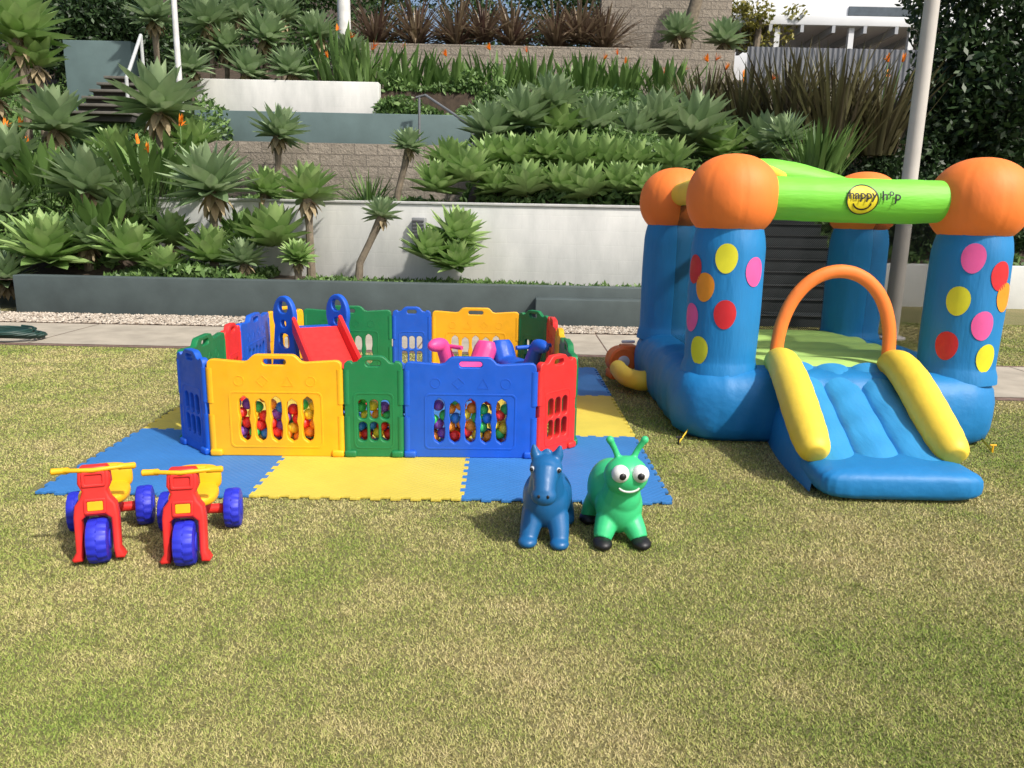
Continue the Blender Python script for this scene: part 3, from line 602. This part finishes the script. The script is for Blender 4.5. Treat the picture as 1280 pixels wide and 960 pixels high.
# ================================================================ HOPPERS
def eye(t,c,r,d,lab='eye',k=.5,m1=None):
    d=Vector(d).normalized(); g=MB(); g.sup(c,(r,r,r),nu=20,nv=12); e=g.build(lab,m1 or p_wht,t); g=MB(); g.sup(Vector(c)+d*r*.62,(r*k,)*3,nu=16,nv=10); g.build('pupil',p_blk,e)
t=thing('horse_hopper','dark blue inflatable horse hopper toy standing on the grass beside the green one','hopper toy',(.165,3.24,0),R(-6))
g=MB(); g.sup((0,.06,.165),(.112,.17,.12)); g.sup((0,-.03,.17),(.103,.10,.12)); g.sup((0,-.06,.23),(.08,.07,.09))
for sx in(-1,1):
    g.tube([(sx*.05,-.06,.12),(sx*.064,-.10,.06),(sx*.068,-.12,.03),(sx*.068,-.125,.0)],[.055,.045,.040,.040],14); g.sup((sx*.069,-.145,.022),(.042,.045,.026))
    g.tube([(sx*.055,.13,.12),(sx*.078,.16,.06),(sx*.085,.155,.03),(sx*.085,.155,0)],[.055,.044,.040,.040],14); g.sup((sx*.085,.135,.022),(.041,.042,.025))
    g.tube([(sx*.036,-.10,.375),(sx*.05,-.095,.41),(sx*.058,-.10,.45)],[.028,.024,.006],10)
g.tube([(0,-.05,.22),(0,-.08,.3),(0,-.1,.35)],[.085,.07,.06],16); g.sup((0,-.12,.35),(.07,.068,.058)); g.tube([(0,-.14,.345),(0,-.19,.30),(0,-.215,.265)],[.06,.05,.047],16)
g.sup((0,-.217,.262),(.054,.042,.043)); g.tube([(0,-.1,.41),(0,-.04,.39),(0,-.0,.3)],[.022,.026,.018],8); g.tube([(0,.2,.24),(0,.25,.22),(0,.27,.15)],[.02,.022,.012],8)
remesh(g,'body',r_blu,t,.0055,5)
eyeb=plastic('eye grey white',(.5,.55,.6))
for sx in(-1,1): eye(t,(sx*.054,-.160,.357),.0125,(sx*.5,-1,.1),k=.72,m1=eyeb)
for sx in(-1,1): g=MB(); g.sup((sx*.019,-.256,.272),(.006,.004,.008),nu=10,nv=8); g.build('nostril',p_blk,t)
t=thing('bug_hopper','bright green inflatable hopper toy with antennae, big eyes and black feet','hopper toy',(.48,3.24,0),R(4))
g=MB(); g.sup((-.012,.09,.195),(.108,.14,.135)); g.sup((0.005,-.01,.15),(.105,.11,.125)); g.sup((.01,-.05,.21),(.08,.08,.1)); g.sup((.01,-.1,.32),(.096,.089,.084)); g.tube([(0,-.04,.2),(0.01,-.07,.28)],[.082,.075],14)
for sx in(-1,1):
    g.tube([(sx*.05,-.05,.10),(sx*.072,-.09,.055),(sx*.082,-.11,.03)],[.055,.046,.038],14); g.tube([(sx*.06,.15,.12),(sx*.09,.16,.07),(sx*.1,.16,.03)],[.055,.042,.036],12)
    g.tube([(sx*.03+.01,-.08,.385),(sx*.05+.01,-.08,.43),(sx*.072+.01,-.09,.47)],[.015,.0135,.015],10); g.sup((sx*.075+.01,-.09,.475),(.018,.018,.018))
remesh(g,'body',r_grn,t,.0055,5)
for sx in(-1,1):
    eye(t,(sx*.042+.012,-.170,.35),.038,(-.1*sx,-1,-.05),k=.5)
    for yy,xx in((-.135,.085),(.15,.1)): g=MB(); g.sup((sx*xx,yy,.024),(.042,.055,.027)); g.build('foot',p_blk,t)
g=MB(); pts=[]
for i in range(11):
    a=R(-65+13*i); xx=.048*math.sin(a); zz=.295-.03*math.cos(a)+.006; dx_=xx/.096; dz_=(zz-.32)/.084; yy=-.1-.089*math.sqrt(max(0,1-dx_*dx_-dz_*dz_)); pts.append((.01+xx,yy-.001,zz))
g.tube(pts,[.003]+[.005]*9+[.003],8); g.build('smile',p_wht,t)
# ================================================================ BOUNCY CASTLE
bc=thing('bouncy_castle','blue inflatable bouncy castle with balloon print columns, orange knobs and a slide','bouncy castle',(0,0,0))
cx0,cx1,cy0,cy1=1.09,3.14,4.72,6.86
def outline(n=260,rad=.30):
    pts=[];w,h=(cx1-cx0)/2-rad,(cy1-cy0)/2-rad; mx_,my_=(cx0+cx1)/2,(cy0+cy1)/2
    per=4*w+4*h+2*PI*rad
    for i in range(n):
        s_=per*i/n
        parts=[(2*w,(-w,-h-rad),(1,0),(0,-1),0),(rad*PI/2,(w,-h),None,None,-90),(2*h,(w+rad,-h),(0,1),(1,0),0),(rad*PI/2,(w,h),None,None,0),(2*w,(w,h+rad),(-1,0),(0,1),0),(rad*PI/2,(-w,h),None,None,90),(2*h,(-w-rad,h),(0,-1),(-1,0),0),(rad*PI/2,(-w,-h),None,None,180)]
        for ln,p,d,nn,a0 in parts:
            if s_<=ln:
                if d: x,y=p[0]+d[0]*s_,p[1]+d[1]*s_; nx_,ny_=nn
                else: a=R(a0)+s_/rad; x,y=p[0]+rad*math.cos(a),p[1]+rad*math.sin(a); nx_,ny_=math.cos(a),math.sin(a)
                break
            s_-=ln
        pts.append((x+mx_,y+my_,nx_,ny_,per*i/n))
    return pts
OL=outline(); prof=[(-.12,.0),(-.05,.006),(-.01,.04),(.012,.10),(.022,.18),(.022,.27),(.005,.35),(-.03,.41),(-.08,.445),(-.14,.458),(-.22,.462)]
g=MB(); vs=[]
for o_,z in prof:
    for x,y,a,b_,s_ in OL:
        seam=.014*abs(math.sin(s_*PI/.52))**.5+.004*math.sin(s_*23+z*9)+.003*math.sin(s_*41-z*14)
        k=1 if z>.03 and o_>-.2 else 0
        vs.append((x+a*(o_+seam*k),y+b_*(o_+seam*k),z))
n=len(OL); k=len(prof)
g.add(vs,[(i*n+j,i*n+(j+1)%n,(i+1)*n+(j+1)%n,(i+1)*n+j) for i in range(k-1) for j in range(n)]+[tuple(range(n))[::-1],tuple((k-1)*n+j for j in range(n))]); g.build('base',v_blu,bc,ang=60)
g=MB(); nxx,nyy=60,30; vs=[];x0,x1,y0,y1=1.42,2.80,5.0,6.6
for j in range(nyy+1):
    for i in range(nxx+1):
        u_=i/nxx; e=1 if 0<j<nyy and 0<i<nxx else 0; vs.append((x0+(x1-x0)*u_,y0+(y1-y0)*j/nyy,.455+e*(.012+.028*abs(math.sin((j/nyy*5)*PI))**.6)))
g.add(vs,[(j*(nxx+1)+i,j*(nxx+1)+i+1,(j+1)*(nxx+1)+i+1,(j+1)*(nxx+1)+i) for j in range(nyy) for i in range(nxx)]); g.build('jumping_floor',v_flr,bc,ang=60)
cols=[(1.37,5.02),(2.92,5.0),(1.31,6.52),(2.86,6.52)]; ZB=1.55
def cr_(z): return .226+.008*math.sin((z-.4)*3)
def colfn(t,z): return 1+.006*math.cos(8*t)+.004*math.sin(5*t+z*12)
for ci,(x,y) in enumerate(cols):
    g=MB(); pr=[(.25,.40),(.245,.45),(.232,.49)]+[(cr_(.47+.8*i/20),.47+.8*i/20) for i in range(1,20)]+[(.222,1.29),(.205,1.36)]
    g.lathe((x,y,0),pr,48,fn=colfn); g.build('column',v_blc,bc,ang=70)
    g=MB(); rr=.272 if ci!=1 else .28
    g.sup((x,y,ZB-.015),(rr*1.05,rr*1.05,rr*.98),.92,1,96,40,fn=lambda th,ph:(1-.012*(1-abs(math.sin(th*4)))**8)*(1+.004*math.sin(th*20+math.sin(ph*4))*abs(math.sin(ph))**4)); g.build('knob',v_org,bc,ang=0)
def balloon(ci,thetac,ucen,rpx,u,v,key,s_=1.0):
    x,y=cols[ci]; th=math.asin(max(-.96,min(.96,(u-ucen)/rpx)))+thetac; z=atY(u,v,y-.21).z; g=MB(); n=24; vs=[];fs=[]; sw=.071*s_/.226; sh=.092*s_
    for k in range(7):
        q_=k/6
        for j in range(n):
            a=2*PI*j/n+.25; w_=sw*(1-.14*(1-math.sin(a))*.5); tt=th+w_*q_*math.cos(a); zz=z+sh*q_*math.sin(a); r_=cr_(zz)*colfn(math.atan2(-math.cos(tt),math.sin(tt)),zz)+.0035
            vs.append((x+r_*math.sin(tt),y-r_*math.cos(tt),zz))
    fs=[(k*n+j,k*n+(j+1)%n,(k+1)*n+(j+1)%n,(k+1)*n+j) for k in range(6) for j in range(n)]; g.add(vs,fs)
    o=g.build('balloon_print',q[key],bc,ang=0); o['label']={'Y':'yellow','R':'red','O':'orange','P':'pink'}[key]+' balloon print'
for u,v,k in [(903,323,'Y'),(868,338,'R'),(881,360,'O'),(935,340,'P'),(868,400,'P'),(906,393,'R'),(879,440,'Y')]: balloon(0,-R(15.2),904,43,u,v,k)
for u,v,k in [(1211,323,'P'),(1242,345,'R'),(1249,372,'O'),(1201,377,'Y'),(1231,407,'P'),(1195,434,'R'),(1240,448,'Y')]: balloon(1,-R(30),1208,46,u,v,k)
def tubepart(name,pts,rad,mat,n=28,sx=1,sub=6):
    P_=[Vector(p) for p in pts]; rad=rad if isinstance(rad,list) else [rad]*len(P_); out=[];ro=[]
    for i in range(len(P_)-1):
        p0=P_[max(i-1,0)];p1=P_[i];p2=P_[i+1];p3=P_[min(i+2,len(P_)-1)]
        for k in range(sub):
            t=k/sub; out.append(.5*((2*p1)+(p2-p0)*t+(2*p0-5*p1+4*p2-p3)*t*t+(3*p1-p0-3*p2+p3)*t**3)); ro.append(rad[i]*(1-t)+rad[i+1]*t)
    out.append(P_[-1]);ro.append(rad[-1]); g=MB(); g.tube(out,[r_*(1+.010*math.sin(i*1.9)) for i,r_ in enumerate(ro)],n,sx=sx); return g.build(name,mat,bc,ang=60)
tubepart('front_beam',[(1.50,5.0,1.54),(1.75,4.99,1.535),(2.1,4.98,1.53),(2.5,4.98,1.53),(2.8,4.99,1.54)],[.13,.135,.137,.136,.12],v_grn,36)
tubepart('back_beam',[(1.4,6.5,1.58),(1.65,6.5,1.70),(1.95,6.48,1.755),(2.3,6.48,1.72),(2.8,6.5,1.58)],.13,v_grn)
tubepart('roof_strut',[(1.5,5.1,1.63),(1.72,5.55,1.73),(1.98,6.0,1.72),(2.1,6.35,1.74)],.045,v_yel,16)
tubepart('side_beam',[(1.36,5.2,1.57),(1.33,5.8,1.6),(1.31,6.35,1.58)],.09,v_yel); tubepart('side_beam',[(2.9,5.2,1.56),(2.88,5.8,1.58),(2.86,6.35,1.56)],.08,v_grn)
ar=[]
for i in range(15): a=PI*i/14; ar.append((2.09-.37*math.cos(a),4.97,.46+(.63*math.sin(a)**.75 if 0<i<14 else 0)))
tubepart('entrance_arch',ar,.043,v_org,16,.8,3)
def wrapb(vs): return [(x,4.98-math.sqrt(max(0,.1385**2-(z-1.53)**2))-o_,z) for x,z,o_ in vs]
lc=atY(1077,251,4.85); LX,LZ=lc.x,1.535
g=MB(); n=40; vs=[]
for k in range(9):
    for j in range(n): a=2*PI*j/n; vs.append((LX+.096*k/8*math.cos(a),LZ+.088*k/8*math.sin(a),.004))
g.add(wrapb(vs),[(k*n+j,k*n+(j+1)%n,(k+1)*n+(j+1)%n,(k+1)*n+j) for k in range(8) for j in range(n)]); lg=g.build('smiley_logo',plastic('logo yellow',(.9,.75,.02)),bc,ang=0)
def strip(pts,w):
    vs=[];
    for i,(x,z) in enumerate(pts):
        a=pts[max(i-1,0)];b_=pts[min(i+1,len(pts)-1)]; d=Vector((b_[0]-a[0],b_[1]-a[1])).normalized(); ww=w[i] if isinstance(w,list) else w
        vs+=[(x-d.y*ww,z+d.x*ww,.007),(x+d.y*ww,z-d.x*ww,.007)]
    g=MB(); g.add(wrapb(vs),[(2*i,2*i+1,2*i+3,2*i+2) for i in range(len(pts)-1)]); return g
strip([(LX+.096*math.cos(a),LZ+.088*math.sin(a)) for a in [2*PI*i/40 for i in range(41)]],.003).build('logo_outline',p_blk,lg,ang=0)
strip([(LX+.058*math.sin(R(a)),LZ-.010-.050*math.cos(R(a))) for a in range(-75,76,10)],[.002]+[.0045]*14+[.002]).build('smile_line',p_blk,lg,ang=0)
def lett(t,x,z,size,sh=.0008):
    # the flat text is laid on the beam: front faces only, so no back faces show
    me=textmesh(t,size,.0,sh); vs=[(v.co.x+x,v.co.y+z,.014) for v in me.vertices]; g=MB(); g.add(wrapb(vs),[tuple(p.vertices) for p in me.polygons]); g.build('lettering',p_blk,lg,ang=0)
lett('happy',LX-.003,LZ+.026,.074,.0012); lett('h',LX+.132,LZ+.022,.078,.0014); lett('o',LX+.172,LZ+.042,.055,.0014); lett('p',LX+.210,LZ+.022,.078,.0014)
def sx_(yv): return 2.10-.12*(4.95-yv)/1.1
g=MB(); nl,nw=26,48; vs=[]
for i in range(nl+1):
    t=i/nl; yv=4.98-1.08*t; z=.47-.33*t**1.05; hw_=.34+.02*t
    for j in range(nw+1):
        u_=j/nw; vs.append((sx_(yv)+hw_*(2*u_-1),yv,z+.045*abs(math.sin(u_*3*PI))**.55-.02+.004*math.sin(t*25+u_*9)))
g.add(vs,[(i*(nw+1)+j,i*(nw+1)+j+1,(i+1)*(nw+1)+j+1,(i+1)*(nw+1)+j) for i in range(nl) for j in range(nw)]); g.build('slide_surface',v_lbl,bc,ang=70)
g=MB(); vs=[];np_=13
for i in range(nl+1):
    t=i/nl; yv=4.85-1.0*t; z=.43-.29*t; hw_=.42+.03*math.sin(t*PI)-.02*t
    for j in range(np_):
        a=PI*j/(np_-1); vs.append((sx_(yv)-math.copysign(abs(math.cos(a))**.45,math.cos(a))*hw_,yv,max(0.004,(z-.03)*math.sin(a)**.5)))
g.add(vs,[(i*np_+j,i*np_+j+1,(i+1)*np_+j+1,(i+1)*np_+j) for i in range(nl) for j in range(np_-1)]); g.build('slide_body',v_blu,bc,ang=60)
g=MB(); g.sup((2.01,3.90,.088),(.425,.21,.086),.55,.34,72,20,fn=lambda th,ph:1+.006*math.sin(th*22)); g.build('landing_cushion',v_blu,bc,ang=0)
for dx_ in(-.37,.37):
    ys_=[5.0,4.93,4.78,4.55,4.3,4.08,3.95,3.91]; zs=[.45,.50,.51,.45,.35,.26,.21,.19]; rs=[.06,.09,.10,.105,.105,.10,.085,.05]
    tubepart('slide_rail',[(sx_(yv)+dx_,yv,z) for yv,z in zip(ys_,zs)],rs,v_yel,24)
m,nt,b=newmat('black safety net'); tc=nt.nodes.new('ShaderNodeTexCoord'); sp=nt.nodes.new('ShaderNodeSeparateXYZ'); L(nt,tc.outputs['Object'],sp.inputs[0])
def mth(op,a,b_=None):
    n=nt.nodes.new('ShaderNodeMath'); n.operation=op
    for i,v in enumerate((a,b_)):
        if v is None: continue
        if isinstance(v,(int,float)): n.inputs[i].default_value=v
        else: L(nt,v,n.inputs[i])
    return n.outputs[0]
hx=mth('ADD',sp.outputs[0],sp.outputs[1]); l1=mth('LESS_THAN',mth('FRACT',mth('MULTIPLY',mth('ADD',hx,sp.outputs[2]),62)),.46); l2=mth('LESS_THAN',mth('FRACT',mth('MULTIPLY',mth('SUBTRACT',hx,sp.outputs[2]),62)),.46)
al=mth('MAXIMUM',l1,l2); b.inputs['Base Color'].default_value=(.012,.012,.014,1); b.inputs['Roughness'].default_value=.9; b.inputs['Specular IOR Level'].default_value=.1; L(nt,al,b.inputs['Alpha'])
for pa,pb in(((1.33,5.22),(1.30,6.32)),((1.52,6.55),(2.66,6.55)),((2.90,5.2),(2.87,6.32))):
    g=MB(); g.add([(pa[0],pa[1],.45),(pb[0],pb[1],.45),(pb[0],pb[1],1.5),(pa[0],pa[1],1.5)],[(0,1,2,3)]); g.build('net',m,bc,ang=0)
for (u,v) in ((848,556),(1240,566)):
    p=atZ(u,v); x1_=1.16 if u<900 else 3.05
    g=MB(); d=Vector((p.x,p.y,.01)); a=Vector((x1_,4.85,.06)); g.tube([a,(a+d)/2,d],[.009]*3,8,sx=.3); g.build('tether_strap',v_yel,bc)
    g=MB(); g.tube([(p.x,p.y,-.05),(p.x,p.y,.05)],.006,8); g.tube([(p.x-.02,p.y,.05),(p.x+.02,p.y,.05)],.006,8); tag(g.build('ground_stake',p_hyel if u>900 else p_blk),'ground stake at the '+('right' if u>900 else 'left')+' front corner of the bouncy castle','stake')
tubepart('air_duct',[(1.2,6.2,.14),(1.05,6.0,.13),(.93,6.15,.13),(.90,6.45,.14)],[.085,.08,.075,.07],v_yel,18)
t=thing('air_blower','orange air blower on the grass behind the left side of the bouncy castle','blower',(.96,6.72,0),R(10))
g=MB(); g.lathe((0,0,.16),[(.02,-.08),(.11,-.08),(.125,-.065),(.125,.065),(.11,.08),(.02,.08)],28,'Y'); g.box((0,0,.04),(.22,.18,.08),bev=.015); g.box((.06,0,.24),(.14,.14,.12),bev=.02); g.build('casing',plastic('blower orange',(.95,.2,.03)),t)
g=MB(); g.lathe((0,-.085,.16),[(.045,-.006),(.055,0),(.045,.006)],24,'Y'); g.build('intake_cap',p_wht,t)
g=MB(); g.box((.06,0,.325),(.12,.03,.025),bev=.008); g.build('handle',p_wht,t)
# ================================================================ LIGHT
w=bpy.data.worlds.new('World'); S.world=w; w.use_nodes=True; nt=w.node_tree; bg=nt.nodes['Background']; sk=nt.nodes.new('ShaderNodeTexSky'); sk.sky_type='NISHITA'; sk.sun_disc=False
sd=Vector((.56,-.50,.80)).normalized(); sk.sun_elevation=math.asin(sd.z); sk.sun_rotation=math.atan2(sd.x,sd.y); sk.dust_density=4.0
nt.links.new(sk.outputs[0],bg.inputs[0]); bg.inputs[1].default_value=.15
ld=bpy.data.lights.new('sun','SUN'); ld.energy=4.3; ld.angle=R(2.0); ld.color=(1,.95,.87); lo=bpy.data.objects.new('sun',ld); COL.objects.link(lo); lo.rotation_euler=sd.to_track_quat('Z','Y').to_euler(); lo.location=(5,-3,8)
S.view_settings.view_transform='Standard'; S.view_settings.look='None'; S.view_settings.exposure=0
